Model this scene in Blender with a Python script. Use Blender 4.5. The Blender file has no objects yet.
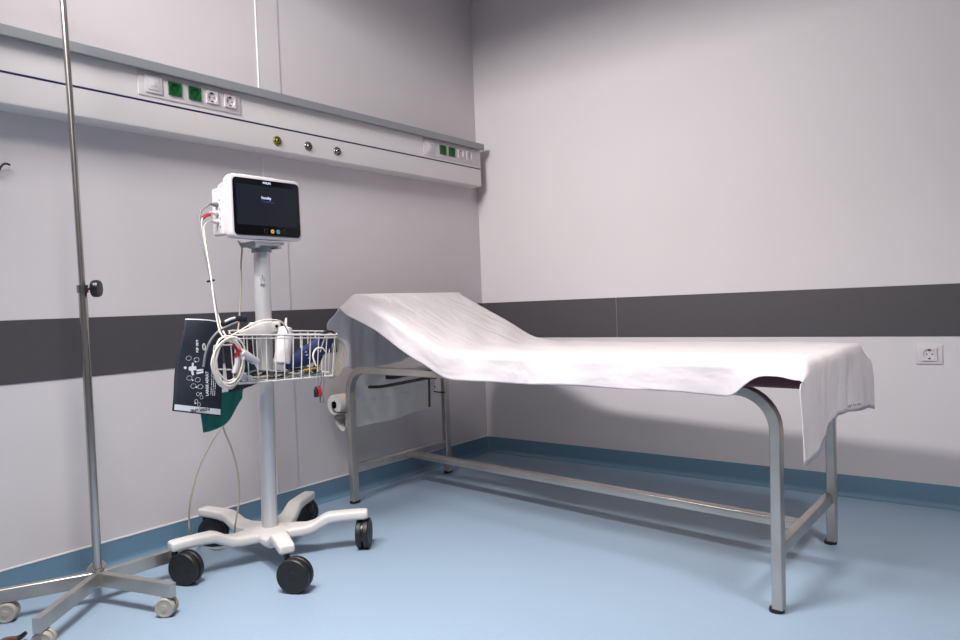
import bpy, bmesh, math, random
from mathutils import Vector, Matrix, noise
random.seed(7)
C = bpy.context.scene.collection
R = math.radians
PI = math.pi

# ------------------------------------------------------------------ camera
FPX = 701.0
def _n(v): return Vector(v).normalized()
_y = _n((1036-480, 283-320, FPX))
_x = -_n((-403-480, 340-320, FPX))
_x = (_x - _y*(_x.dot(_y)/2)).normalized()
_y = (_y - _x*(_x.dot(_y))).normalized()
_z = _x.cross(_y)
MW = Matrix((_x, _y, _z))                       # camera (right, down, forward) -> world
CAMH = 0.9
def ray(p): return MW @ Vector((p[0]-480, p[1]-320, FPX))
_d = ray((488, 451))
CP = -_d*(-CAMH/_d.z); CP.z = CAMH
def PX(px, py, X=0.0): d = ray((px, py)); return CP + d*((X-CP.x)/d.x)
def PY(px, py, Y=0.0): d = ray((px, py)); return CP + d*((Y-CP.y)/d.y)
def PZ(px, py, Z=0.0): d = ray((px, py)); return CP + d*((Z-CP.z)/d.z)

cd = bpy.data.cameras.new('camera'); cam = bpy.data.objects.new('camera', cd); C.objects.link(cam)
cd.sensor_width = 36; cd.lens = FPX/960*36; cd.clip_start = 0.05
r_ = MW @ Vector((1, 0, 0)); u_ = MW @ Vector((0, -1, 0)); b_ = MW @ Vector((0, 0, -1))
m4 = Matrix((r_, u_, b_)).transposed().to_4x4(); m4.translation = CP
cam.matrix_world = m4
bpy.context.scene.camera = cam

# ------------------------------------------------------------------ materials
def lin(c):
    return tuple(((v/255)/12.92 if v/255 <= .04045 else ((v/255+.055)/1.055)**2.4) for v in c)
MATS = {}
def mat(name, rgb, rough=.5, metal=0., noise_amt=0., scale=20., bump=0., bscale=200., stretch=None, coat=0., trans=0., spec=.5, emit=None, sss=0., alpha=1.):
    m = bpy.data.materials.new(name); m.use_nodes = True
    nt = m.node_tree; b = nt.nodes['Principled BSDF']
    c = (*lin(rgb), 1)
    b.inputs['Base Color'].default_value = c
    b.inputs['Roughness'].default_value = rough
    b.inputs['Metallic'].default_value = metal
    b.inputs['Specular IOR Level'].default_value = spec
    b.inputs['Coat Weight'].default_value = coat
    b.inputs['Transmission Weight'].default_value = trans
    b.inputs['Alpha'].default_value = alpha
    tc = nt.nodes.new('ShaderNodeTexCoord')
    mp = nt.nodes.new('ShaderNodeMapping'); nt.links.new(tc.outputs['Object'], mp.inputs[0])
    if stretch: mp.inputs['Scale'].default_value = stretch
    n = nt.nodes.new('ShaderNodeTexNoise'); n.inputs['Scale'].default_value = scale; n.inputs['Detail'].default_value = 4
    nt.links.new(mp.outputs[0], n.inputs[0])
    mx = nt.nodes.new('ShaderNodeMix'); mx.data_type = 'RGBA'; mx.blend_type = 'MULTIPLY'
    mx.inputs[6].default_value = c
    rp = nt.nodes.new('ShaderNodeValToRGB')
    lo = 1-noise_amt
    rp.color_ramp.elements[0].position = .3; rp.color_ramp.elements[1].position = .7
    rp.color_ramp.elements[0].color = (lo, lo, lo, 1); rp.color_ramp.elements[1].color = (1, 1, 1, 1)
    nt.links.new(n.outputs[0], rp.inputs[0]); nt.links.new(rp.outputs[0], mx.inputs[7])
    mx.inputs[0].default_value = 1
    nt.links.new(mx.outputs[2], b.inputs['Base Color'])
    if bump:
        n2 = nt.nodes.new('ShaderNodeTexNoise'); n2.inputs['Scale'].default_value = bscale; n2.inputs['Detail'].default_value = 3
        nt.links.new(mp.outputs[0], n2.inputs[0])
        bp = nt.nodes.new('ShaderNodeBump'); bp.inputs['Strength'].default_value = bump; bp.inputs['Distance'].default_value = .002
        nt.links.new(n2.outputs[0], bp.inputs['Height']); nt.links.new(bp.outputs[0], b.inputs['Normal'])
    if emit:
        b.inputs['Emission Color'].default_value = (*lin(emit[0]), 1); b.inputs['Emission Strength'].default_value = emit[1]
    MATS[name] = m
    return m
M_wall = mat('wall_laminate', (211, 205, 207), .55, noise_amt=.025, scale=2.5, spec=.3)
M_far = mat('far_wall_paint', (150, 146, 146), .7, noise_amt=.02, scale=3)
M_ceil = mat('ceiling_paint', (180, 178, 178), .8, noise_amt=.02, scale=3)
M_band = mat('dark_grey_band', (78, 74, 78), .45, noise_amt=.04, scale=30, spec=.4)
M_floor = mat('blue_vinyl', (148, 168, 188), .42, noise_amt=.10, scale=140, bump=.05, bscale=300, spec=.6)
M_base = mat('blue_vinyl_cove_shaded', (106, 138, 160), .4, noise_amt=.08, scale=120, spec=.4)  # same vinyl as the floor, deeper blue painted in for its weaker light
M_bead = mat('white_sealant', (225, 222, 222), .5)
M_fascia = mat('fascia_white', (219, 214, 213), .38, noise_amt=.01, spec=.4)
M_alu = mat('aluminium_shelf', (150, 152, 155), .5, .25, noise_amt=.05, scale=40, stretch=(1, .02, 1))
M_stripe = mat('blue_stripe', (24, 26, 70), .4)
M_plast = mat('white_plastic', (210, 203, 205), .35, noise_amt=.01)
M_plast2 = mat('pale_grey_plastic', (205, 202, 204), .4)
M_green = mat('green_socket_plastic', (3, 86, 38), .35, noise_amt=.08, scale=60)
M_hole = mat('socket_hole_black', (18, 18, 20), .6)
M_brass = mat('brass_outlet', (158, 150, 78), .35, .7, noise_amt=.2, scale=90)
M_chrome = mat('chrome_outlet', (150, 145, 140), .25, .9, noise_amt=.2, scale=90)
M_steel = mat('brushed_steel', (196, 190, 184), .33, .85, noise_amt=.22, scale=9, stretch=(1, 1, 1))
M_steel2 = mat('iv_pole_steel', (190, 184, 179), .26, .95, noise_amt=.12, scale=7)
M_cartcol = mat('satin_silver_column', (208, 207, 208), .38, .45, noise_amt=.03, scale=20)
M_cart = mat('cart_base_white', (214, 209, 206), .42, noise_amt=.03, scale=12)
M_black = mat('black_rubber', (24, 24, 26), .5, noise_amt=.1, scale=50)
M_blackp = mat('black_plastic', (22, 22, 25), .3)
M_beige = mat('caster_beige', (168, 163, 154), .45, noise_amt=.06, scale=30)
M_glass = mat('monitor_glass', (8, 9, 12), .12, spec=.5)
M_disp = mat('display_dark_blue', (24, 27, 37), .2, emit=((30, 34, 48), .15))
M_text = mat('screen_text', (190, 196, 215), .4, emit=((190, 196, 215), .6))
M_glow = mat('screen_underline', (60, 70, 140), .4, emit=((50, 60, 130), .5))
M_amber = mat('amber_button', (205, 160, 80), .4, emit=((225, 170, 80), .3))
M_blueb = mat('blue_button', (110, 150, 175), .4, emit=((110, 150, 175), .2))
M_dimb = mat('dim_button', (60, 60, 66), .4)
M_cwhite = mat('white_cable', (224, 216, 206), .45)
M_cgrey = mat('grey_cable', (120, 118, 122), .45)
M_cbeige = mat('beige_cable', (178, 168, 152), .45)
M_red = mat('red_rubber', (175, 22, 42), .45)
M_cuff = mat('navy_nylon', (22, 29, 44), .75, noise_amt=.25, scale=80, bump=.3, bscale=500)
M_blue = mat('royal_navy_fabric', (34, 46, 92), .75, noise_amt=.25, scale=60, bump=.3, bscale=400)
M_teal = mat('teal_fabric', (8, 106, 94), .8, noise_amt=.2, scale=30, bump=.3, bscale=300)
M_print = mat('white_print', (214, 216, 222), .6)
M_dprint = mat('dark_print', (40, 42, 52), .6)
M_wire = mat('basket_wire_white', (214, 209, 205), .4)
M_sheet = mat('sheet_cotton', (233, 225, 227), .85, noise_amt=.03, scale=6, bump=.12, bscale=900, spec=.15)
def cotton(m):
    nt = m.node_tree; b = nt.nodes['Principled BSDF']; out = [n for n in nt.nodes if n.type == 'OUTPUT_MATERIAL'][0]
    tr = nt.nodes.new('ShaderNodeBsdfTranslucent'); tr.inputs[0].default_value = (*lin((236, 230, 230)), 1)
    mx = nt.nodes.new('ShaderNodeMixShader'); mx.inputs[0].default_value = .16
    nt.links.new(b.outputs[0], mx.inputs[1]); nt.links.new(tr.outputs[0], mx.inputs[2]); nt.links.new(mx.outputs[0], out.inputs[0])
    # creases: long soft ridges
    tc = nt.nodes['Texture Coordinate']; mp = nt.nodes.new('ShaderNodeMapping'); mp.inputs['Rotation'].default_value = (0, 0, .5); mp.inputs['Scale'].default_value = (1, 2.6, 1.6)
    nt.links.new(tc.outputs['Object'], mp.inputs[0])
    n = nt.nodes.new('ShaderNodeTexNoise'); n.inputs['Scale'].default_value = 5.5; n.inputs['Detail'].default_value = 3; n.inputs['Distortion'].default_value = .6
    nt.links.new(mp.outputs[0], n.inputs[0])
    b2 = nt.nodes.new('ShaderNodeBump'); b2.inputs['Strength'].default_value = .55; b2.inputs['Distance'].default_value = .02
    nt.links.new(n.outputs[0], b2.inputs['Height'])
    old = b.inputs['Normal'].links[0].from_node
    nt.links.new(b2.outputs[0], old.inputs['Normal'])
cotton(M_sheet)
M_maroon = mat('maroon_vinyl', (78, 16, 34), .45, noise_amt=.1, scale=60)
M_paper = mat('paper_white', (222, 217, 212), .8, noise_amt=.03, bump=.3, bscale=20)
M_cardboard = mat('cardboard_core', (96, 78, 64), .8, noise_amt=.2)
M_dark = mat('dark_steel', (60, 58, 56), .5, .6)
M_yellow = mat('yellow_plastic', (205, 165, 40), .5)
M_brown = mat('brown_cord', (92, 66, 54), .6)
M_grime = mat('embroidery_grey', (128, 128, 134), .8)
M_lamp = mat('lamp_diffuser', (250, 250, 250), .5, emit=((255, 250, 246), 1.0))

# ------------------------------------------------------------------ mesh helpers
def link(name, bm, m, parent=None, smooth=None, loc=None):
    me = bpy.data.meshes.new(name)
    bmesh.ops.recalc_face_normals(bm, faces=bm.faces)
    bm.to_mesh(me); bm.free()
    ms = m if isinstance(m, (list, tuple)) else [m]
    for q in ms: me.materials.append(q)
    if smooth is not None:
        for p in me.polygons: p.use_smooth = True
        me.set_sharp_from_angle(angle=R(smooth))
    o = bpy.data.objects.new(name, me); C.objects.link(o)
    if parent is not None:
        par = parent
        o.parent = par
        o.matrix_parent_inverse = world(par).inverted()
    if loc is not None:
        rebase(o, Vector(loc))
    return o
def world(o):
    mm = Matrix.LocRotScale(o.location, o.rotation_euler, o.scale)
    if o.parent: mm = world(o.parent) @ o.matrix_parent_inverse @ mm
    return mm
def rebase(o, p):
    o.data.transform(Matrix.Translation(-p)); o.location = p
def thing(name, label, cat, loc, group=None):
    o = bpy.data.objects.new(name, None); C.objects.link(o); o.location = loc
    o.empty_display_size = .05
    return tag(o, label, cat, group)
def tag(o, label, cat, group=None):
    o['label'] = label; o['category'] = cat
    if group: o['group'] = group
    return o
def struct(o): o['kind'] = 'structure'; return o

def T(x=0, y=0, z=0): return Matrix.Translation((x, y, z))
def box(bm, lo, hi, bev=0., seg=2, mi=0, mtx=None):
    lo = Vector(lo); hi = Vector(hi)
    r = bmesh.ops.create_cube(bm, size=1)
    vs = r['verts']; s = hi-lo; c = (hi+lo)/2
    for v in vs: v.co = Vector((v.co.x*s.x, v.co.y*s.y, v.co.z*s.z))+c
    fs = {f for v in vs for f in v.link_faces}
    for f in fs: f.material_index = mi
    if bev:
        es = list({e for v in vs for e in v.link_edges})
        out = bmesh.ops.bevel(bm, geom=es, offset=bev, segments=seg, affect='EDGES', profile=.5, material=mi)
        vs = list({v for f in out['faces'] for v in f.verts} | {v for v in vs if v.is_valid})
    if mtx is not None:
        bmesh.ops.transform(bm, matrix=mtx, verts=[v for v in vs if v.is_valid])
    return vs
def frames(pts):
    n = len(pts); ts = []
    for i in range(n):
        a = pts[max(i-1, 0)]; b = pts[min(i+1, n-1)]
        ts.append((b-a).normalized())
    up = Vector((0, 0, 1)) if abs(ts[0].z) < .9 else Vector((0, 1, 0))
    nrm = (up - ts[0]*up.dot(ts[0])).normalized(); out = []
    for t in ts:
        nrm = (nrm - t*nrm.dot(t))
        nrm = nrm.normalized() if nrm.length > 1e-6 else t.orthogonal().normalized()
        out.append((t, nrm, t.cross(nrm)))
    return out
def smooth_path(pts, k=8, closed=False):
    pts = [Vector(p) for p in pts]; n = len(pts); out = []
    rng = range(n if closed else n-1)
    for i in rng:
        if closed: p0, p1, p2, p3 = pts[(i-1) % n], pts[i], pts[(i+1) % n], pts[(i+2) % n]
        else: p0, p1, p2, p3 = pts[max(i-1, 0)], pts[i], pts[i+1], pts[min(i+2, n-1)]
        for j in range(k):
            t = j/k
            out.append(.5*((2*p1)+(p2-p0)*t+(2*p0-5*p1+4*p2-p3)*t*t+(3*p1-p0-3*p2+p3)*t**3))
    if not closed: out.append(pts[-1])
    return out
def tube(bm, pts, r, seg=10, closed=False, mi=0, cap=True):
    pts = [Vector(p) for p in pts]; fr = frames(pts); rings = []
    n = len(pts)
    for i, (p, (t, a, b)) in enumerate(zip(pts, fr)):
        rr = r(i/(n-1)) if callable(r) else r
        rings.append([bm.verts.new(p+(a*math.cos(2*PI*k/seg)+b*math.sin(2*PI*k/seg))*rr) for k in range(seg)])
    m = n if closed else n-1
    for i in range(m):
        A, B = rings[i], rings[(i+1) % n]
        for k in range(seg):
            f = bm.faces.new((A[k], A[(k+1) % seg], B[(k+1) % seg], B[k])); f.material_index = mi
    if cap and not closed:
        for rg in (rings[0][::-1], rings[-1]): f = bm.faces.new(rg); f.material_index = mi
def section(bm, pts, prof, side, closed=False, mi=0):
    """sweep a closed profile [(u,v)] ; side = fixed sideways vector (v axis), u = side x tangent"""
    pts = [Vector(p) for p in pts]; n = len(pts); rings = []
    side = Vector(side).normalized()
    for i in range(n):
        if closed: t = (pts[(i+1) % n]-pts[i-1]).normalized()
        else: t = (pts[min(i+1, n-1)]-pts[max(i-1, 0)]).normalized()
        u = side.cross(t).normalized()
        rings.append([bm.verts.new(pts[i]+u*a+side*b) for a, b in prof])
    k = len(prof)
    for i in range(n if closed else n-1):
        A, B = rings[i], rings[(i+1) % n]
        for j in range(k):
            f = bm.faces.new((A[j], A[(j+1) % k], B[(j+1) % k], B[j])); f.material_index = mi
    if not closed:
        for rg in (rings[0][::-1], rings[-1]): f = bm.faces.new(rg); f.material_index = mi
def rrect(w, h, r, seg=3):
    out = []
    for cx, cy, a0 in ((w/2-r, h/2-r, 0), (-w/2+r, h/2-r, 90), (-w/2+r, -h/2+r, 180), (w/2-r, -h/2+r, 270)):
        for k in range(seg+1):
            a = R(a0+90*k/seg); out.append((cx+r*math.cos(a), cy+r*math.sin(a)))
    return out
def lathe(bm, prof, seg=24, mtx=None, mi=0):
    """prof: [(r,z)] about z"""
    rings = []
    for r, z in prof:
        if r < 1e-6: rings.append([bm.verts.new((0, 0, z))])
        else: rings.append([bm.verts.new((r*math.cos(2*PI*k/seg), r*math.sin(2*PI*k/seg), z)) for k in range(seg)])
    for A, B in zip(rings, rings[1:]):
        for k in range(seg):
            if len(A) == 1 and len(B) == 1: continue
            if len(A) == 1: f = bm.faces.new((A[0], B[k], B[(k+1) % seg]))
            elif len(B) == 1: f = bm.faces.new((A[k], A[(k+1) % seg], B[0]))
            else: f = bm.faces.new((A[k], A[(k+1) % seg], B[(k+1) % seg], B[k]))
            f.material_index = mi
    for rg in (rings[0], rings[-1]):
        if len(rg) > 1: f = bm.faces.new(rg); f.material_index = mi
    if mtx is not None: bmesh.ops.transform(bm, matrix=mtx, verts=[v for rg in rings for v in rg])
def prism(bm, outline, z0, z1, mtx=None, mi=0, bev=0.):
    A = [bm.verts.new((x, y, z0)) for x, y in outline]; B = [bm.verts.new((x, y, z1)) for x, y in outline]
    n = len(A); fs = [bm.faces.new(A[::-1]), bm.faces.new(B)]
    for i in range(n): fs.append(bm.faces.new((A[i], A[(i+1) % n], B[(i+1) % n], B[i])))
    for f in fs: f.material_index = mi
    vs = A+B
    if bev:
        out = bmesh.ops.bevel(bm, geom=list(fs[1].edges), offset=bev, segments=2, affect='EDGES', profile=.5, material=mi)
        vs = list({v for f in out['faces'] for v in f.verts} | {v for v in vs if v.is_valid})
    if mtx is not None: bmesh.ops.transform(bm, matrix=mtx, verts=[v for v in vs if v.is_valid])
def axis_m(p, d, up=(0, 0, 1)):
    """matrix placing local +z on direction d, at p"""
    d = Vector(d).normalized(); up = Vector(up)
    x = up.cross(d)
    if x.length < 1e-5: x = Vector((1, 0, 0)).cross(d)
    x.normalize(); y = d.cross(x)
    m = Matrix((x, y, d)).transposed().to_4x4(); m.translation = Vector(p)
    return m
def text_mesh(name, s, size, mtx, m, parent, bold=0., ext=.0003):
    cu = bpy.data.curves.new(name, 'FONT'); cu.body = s; cu.size = size; cu.align_x = 'CENTER'; cu.align_y = 'CENTER'
    cu.extrude = ext; cu.offset = bold
    to = bpy.data.objects.new(name+'_tmp', cu); C.objects.link(to)
    bpy.context.view_layer.update()
    me = bpy.data.meshes.new_from_object(to.evaluated_get(bpy.context.evaluated_depsgraph_get()))
    bpy.data.objects.remove(to); bpy.data.curves.remove(cu)
    me.transform(mtx); me.materials.clear(); me.materials.append(m); me.name = name
    o = bpy.data.objects.new(name, me); C.objects.link(o)
    if parent: o.parent = parent; o.matrix_parent_inverse = world(parent).inverted()
    return o

# ------------------------------------------------------------------ room shell
RX, FY, CZ = 3.7, -5.2, 2.755           # right wall, front wall (behind camera), ceiling
bm = bmesh.new(); box(bm, (-.1, FY-.1, -.1), (RX+.1, .1, 0)); struct(link('floor', bm, M_floor))
bm = bmesh.new(); box(bm, (-.1, FY-.1, 0), (0, 0, CZ)); struct(link('wall_left', bm, M_wall))
bm = bmesh.new(); box(bm, (-.1, 0, 0), (RX+.1, .1, CZ)); struct(link('wall_back', bm, M_wall))
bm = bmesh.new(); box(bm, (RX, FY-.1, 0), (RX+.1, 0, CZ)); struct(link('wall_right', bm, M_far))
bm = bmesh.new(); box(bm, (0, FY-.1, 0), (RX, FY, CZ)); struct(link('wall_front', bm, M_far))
bm = bmesh.new(); box(bm, (-.1, FY-.1, CZ), (RX+.1, .1, CZ+.1)); struct(link('ceiling', bm, M_ceil))
BAND0, BAND1 = .700, .911
bm = bmesh.new()
box(bm, (0, FY, BAND0), (.003, -.003, BAND1), .0008, 1)
struct(link('trim_1', bm, M_band))
bm = bmesh.new()
box(bm, (.0, -.003, BAND0), (.907, 0, BAND1), .0008, 1); box(bm, (.909, -.003, BAND0), (RX, 0, BAND1), .0008, 1)
struct(link('trim_2', bm, M_band))
# cover strip over the panel joint with a bead of white sealant
bm = bmesh.new()
for z0, z1 in ((.093, BAND0), (BAND1, CZ)):
    box(bm, (0, -1.522, z0), (.0035, -1.412, z1), .001, 1)
struct(link('trim_3', bm, M_wall))
bm = bmesh.new()
for z0, z1 in ((.093, BAND0), (BAND1, CZ)):
    tube(bm, [(.001, -1.5255, z0), (.001, -1.5255, z1)], .0042, 8)
struct(link('trim_4', bm, M_bead, smooth=40))
# coved baseboards
def cove(along):
    prof = [(0, .093), (.003, .093), (.0035, .03)]
    for k in range(6):
        a = R(90*k/5); prof.append((.0035+.022*(1-math.cos(a)), .0235-.022*math.sin(a)+.0))
    prof += [(.0255, 0), (0, 0)]
    return prof
bm = bmesh.new()
A = [bm.verts.new((u, FY, w)) for u, w in cove(0)]; B = [bm.verts.new((u, 0, w)) for u, w in cove(0)]
n = len(A)
for i in range(n): bm.faces.new((A[i], A[(i+1) % n], B[(i+1) % n], B[i]))
bm.faces.new(A); bm.faces.new(B)
struct(link('baseboard_left', bm, M_base, smooth=35))
bm = bmesh.new()
A = [bm.verts.new((0, -u, w)) for u, w in cove(0)]; B = [bm.verts.new((RX, -u, w)) for u, w in cove(0)]
for i in range(n): bm.faces.new((A[i], A[(i+1) % n], B[(i+1) % n], B[i]))
bm.faces.new(A); bm.faces.new(B)
struct(link('baseboard_back', bm, M_base, smooth=35))
bm = bmesh.new(); box(bm, (0, FY, .0925), (.0045, -.004, .0985), .001, 1); struct(link('trim_5', bm, M_bead))
# unseen downstand added to cut the lamp's light off the upper walls
bm = bmesh.new(); box(bm, (0, -2.36, 2.55), (RX, -2.24, CZ)); struct(link('light_cutoff_beam', bm, M_ceil))

# ------------------------------------------------------------------ bedhead supply rail
rail = thing('bedhead_supply_rail', 'long white bedhead supply rail on the left wall with aluminium top ledge', 'supply rail', (0, -2, 1.6))
YE = -.078; YS = -4.2
bm = bmesh.new()
outline = [(0, 1.602), (.080, 1.602), (.088, 1.606), (.090, 1.612), (.090, 1.832), (0, 1.832)]
A = [bm.verts.new((u, YS, w)) for u, w in outline]; B = [bm.verts.new((u, YE, w)) for u, w in outline]
for i in range(6): bm.faces.new((A[i], A[(i+1) % 6], B[(i+1) % 6], B[i]))
bm.faces.new(A); bm.faces.new(B)
link('housing', bm, M_fascia, rail, smooth=30)
bm = bmesh.new(); outline = [(0, 1.8325), (.1, 1.8325), (.1, 1.814), (.116, 1.812), (.119, 1.815), (.119, 1.846), (.116, 1.849), (0, 1.849)]
A = [bm.verts.new((u, YS, w)) for u, w in outline]; B = [bm.verts.new((u, YE+.004, w)) for u, w in outline]
for i in range(8): bm.faces.new((A[i], A[(i+1) % 8], B[(i+1) % 8], B[i]))
bm.faces.new(A); bm.faces.new(B)
link('top_ledge', bm, M_alu, rail, smooth=40)
bm = bmesh.new(); box(bm, (.0895, YS, 1.7015), (.0906, YE, 1.7085)); link('blue_stripe', bm, M_stripe, rail)

def socket_face(bm, c, mi_body, mi_hole, w=.05, ax='x'):
    """european socket drawn on a plate that faces +x, centre c"""
    x, y, z = c
    h = w/2
    # body with round recess: ring of faces
    seg = 24; r = w*.40
    def sq(a):
        ca, sa = math.cos(a), math.sin(a); k = h/max(abs(ca), abs(sa)); return ca*k, sa*k
    out = []; inn = []; deep = []
    for k in range(seg):
        a = 2*PI*k/seg+PI/4
        p = sq(a); out.append(bm.verts.new((x, y+p[0], z+p[1])))
        inn.append(bm.verts.new((x, y+r*math.cos(a), z+r*math.sin(a))))
        deep.append(bm.verts.new((x-.006, y+r*.94*math.cos(a), z+r*.94*math.sin(a))))
    base = [bm.verts.new((x-.0075, v.co.y, v.co.z)) for v in out]
    for k in range(seg):
        j = (k+1) % seg
        for q in ((out[k], out[j], inn[j], inn[k]), (inn[k], inn[j], deep[j], deep[k]), (base[k], base[j], out[j], out[k])):
            f = bm.faces.new(q); f.material_index = mi_body
    f = bm.faces.new(deep); f.material_index = mi_body
    f = bm.faces.new(base[::-1]); f.material_index = mi_body
    for dy in (-.0095, .0095):
        lathe(bm, [(0, 0), (.0030, 0), (.0030, .0004), (0, .0004)], 12, Matrix.Translation((x-.0058, y+dy, z)) @ Matrix.Rotation(R(90), 4, 'Y'), mi_hole)
    for dz in (-r*.86, r*.86):
        box(bm, (x-.006, y-.004, z+dz-.0028), (x-.0015, y+.004, z+dz+.0028), 0, mi=mi_hole)

def socket_panel(y0, y1, yc, zc):
    """yc: centres of the switch, two green and two white sockets"""
    bm = bmesh.new(); box(bm, (.088, y0, zc-.046), (.0945, y1, zc+.046), .003)
    pn = link('socket_panel', bm, M_plast, rail, smooth=40)
    bm = bmesh.new(); box(bm, (.0965, yc[0]-.033, zc-.033), (.099, yc[0]+.033, zc+.033), .001)
    box(bm, (.0985, yc[0]-.022, zc-.022), (.1005, yc[0]+.022, zc+.022), .002, mi=1)
    box(bm, (.1, yc[0]-.012, zc-.008), (.1015, yc[0]+.012, zc+.012), .0005, mi=0)
    s = link('switch_plate', bm, [M_plast, M_plast2], pn, smooth=40)
    for i in (1, 2):
        bm = bmesh.new(); socket_face(bm, (.1013, yc[i], zc), 0, 1)
        g = link('green_socket', bm, [M_green, M_hole], pn, smooth=40); g['label'] = 'green socket insert'
    for i in (3, 4):
        bm = bmesh.new(); socket_face(bm, (.1013, yc[i], zc), 0, 1)
        link('white_socket', bm, [M_plast, M_hole], pn, smooth=40)
socket_panel(-2.106, -1.682, (-2.050, -1.967, -1.886, -1.813, -1.733), 1.770)
socket_panel(-.572, -.097, (-.520, -.420, -.344, -.267, -.190), 1.767)
for i, (y, z) in enumerate(((-1.508, 1.647), (-1.342, 1.649), (-1.174, 1.651))):
    bm = bmesh.new()
    mm = Matrix.Translation((.090, y, z)) @ Matrix.Rotation(R(90), 4, 'Y')
    lathe(bm, [(0.021, -.001), (.021, .003), (.019, .006), (.0165, .006), (.015, .004), (.011, .004), (.011, .009), (.0095, .011), (.006, .011), (.006, .005), (0, .005)], 28, mm, 0)
    lathe(bm, [(0, .0), (.0058, 0), (.0058, .0056), (0, .0056)], 16, mm, 1)
    for a in (40, 160, 280):
        box(bm, (-.0025, -.0025, .003), (.0025, .0025, .0075), 0, mi=1, mtx=mm @ Matrix.Rotation(R(a), 4, 'Z') @ Matrix.Translation((.0133, 0, 0)))
    o = link('gas_outlet', bm, [M_brass if i == 0 else M_chrome, M_hole], rail, smooth=35)
    o['label'] = 'yellow brass gas outlet' if i == 0 else 'chrome gas outlet'

# ------------------------------------------------------------------ socket on the back wall
ws = thing('wall_socket', 'white power socket on the back wall right of the examination table', 'socket', (2.315, 0, .627))
rot = Matrix.Translation((2.315, 0, .627)) @ Matrix.Rotation(R(-90), 4, 'Z')
bm = bmesh.new(); box(bm, (0, -.046, -.0415), (.006, .046, .0415), .003, 3, mtx=rot); link('frame_plate', bm, M_plast, ws, smooth=40)
bm = bmesh.new(); socket_face(bm, (.0125, 0, 0), 0, 1, w=.053); bmesh.ops.transform(bm, matrix=rot, verts=bm.verts)
link('socket_insert', bm, [M_plast, M_hole], ws, smooth=40)

# ------------------------------------------------------------------ small hook at the far left of the wall
bm = bmesh.new()
hk = PX(1, 168, 0)
tube(bm, smooth_path([(.0, hk.y-.02, hk.z-.015), (.012, hk.y-.012, hk.z-.014), (.016, hk.y-.004, hk.z+.003), (.016, hk.y+.008, hk.z+.013), (.012, hk.y+.022, hk.z+.011)]), .0035, 8)
tag(link('wall_hook', bm, M_black, smooth=40, loc=hk), 'small black wire hook on the left wall at the picture edge', 'hook')

# ------------------------------------------------------------------ IV stand
ivc = Vector((.305, -2.418, 0))
iv = thing('iv_stand', 'tall steel drip stand on five castered legs by the left wall', 'drip stand', ivc)
ends = [(.612, -2.333), (.528, -2.672), (.190, -2.664), (.310, -2.130), (.045, -2.315)]
prof = rrect(.042, .023, .0015, 1)
cast = [(.607, -2.348), (.505, -2.645), (.236, -2.645), (.296, -2.165), (.095, -2.315)]
def twin_caster(parent, top, contact, r, w, axis, mt, mb, name='caster', hood=True):
    cpos = Vector((contact[0], contact[1], r)); axis = Vector((axis[0], axis[1], 0)).normalized()
    bm = bmesh.new()
    for s in (-1, 1):
        m = axis_m(cpos+axis*(s*w*.262), axis*s)
        lathe(bm, [(0, -w*.20), (r*.96, -w*.20), (r, -w*.15), (r, w*.12), (r*.94, w*.19), (r*.80, w*.205), (r*.74, w*.18), (r*.34, w*.19), (r*.30, w*.22), (0, w*.22)], 30, m, 0)
    wo = bm
    o = link(name, wo, mt, parent, smooth=35)
    bm = bmesh.new()
    tube(bm, [cpos-axis*w*.3, cpos+axis*w*.3], r*.2, 10)
    # fork / hood between the wheels and the stem
    pts = []
    back = Vector((-axis.y, axis.x, 0))
    if (Vector((top[0], top[1], 0))-Vector((contact[0], contact[1], 0))).dot(back) < 0: back = -back
    for k in range(9):
        a = R(-20+k*18); pts.append(cpos + back*(r*.86*math.cos(a)) + Vector((0, 0, r*.86*math.sin(a))))
    section(bm, pts, rrect(.004 if r < .04 else .012, w*.16, .001, 1), axis)
    tube(bm, [(top[0], top[1], r*1.1), (top[0], top[1], top[2])], r*.2, 10)
    tube(bm, [(top[0], top[1], r*1.2), (top[0], top[1], r*1.6)], r*.32, 12)
    tube(bm, [cpos+Vector((0, 0, r*.3)), (top[0], top[1], r*1.25)], r*.17, 8)
    link('caster_fork', bm, mb, o, smooth=40)
    return o
for i, (e, c) in enumerate(zip(ends, cast)):
    e = Vector((e[0], e[1], .080)); d = Vector((e.x-ivc.x, e.y-ivc.y, 0)).normalized()
    bm = bmesh.new()
    side = Vector((-d.y, d.x, 0))
    section(bm, [Vector((ivc.x, ivc.y, .080))+d*.012, e], prof, side)
    lg = link('base_leg', bm, M_steel, iv)
    vx = Vector((.80, -.60, 0)) if i != 0 else Vector((.62, -.78, 0))
    t = e-d*.024
    twin_caster(lg, (t.x, t.y, .060), (t.x-.004*d.x, t.y-.004*d.y), .029, .046, vx, M_beige, M_black, name='caster')
bm = bmesh.new(); tube(bm, [(ivc.x, ivc.y, .054), (ivc.x, ivc.y, .106)], .019, 20); tube(bm, [(ivc.x, ivc.y, .10), (ivc.x, ivc.y, .112)], .017, 20)
link('hub', bm, M_steel2, iv, smooth=40)
p0 = Vector((ivc.x, ivc.y, .10)); p1 = PY(82.5, 289, -2.418); p2 = PY(62.5, -4, -2.418)
top = p1+(p2-p1)*1.16
bm = bmesh.new(); tube(bm, [p0, p1], .0130, 20); link('lower_pole', bm, M_steel2, iv, smooth=40)
bm = bmesh.new(); tube(bm, smooth_path([p1-(p1-p0).normalized()*.05, p1, p1+(p2-p1)*.5+Vector((.004, 0, 0)), p2, top], 6), .0095, 16)
link('upper_pole', bm, M_steel2, iv, smooth=40)
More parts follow.
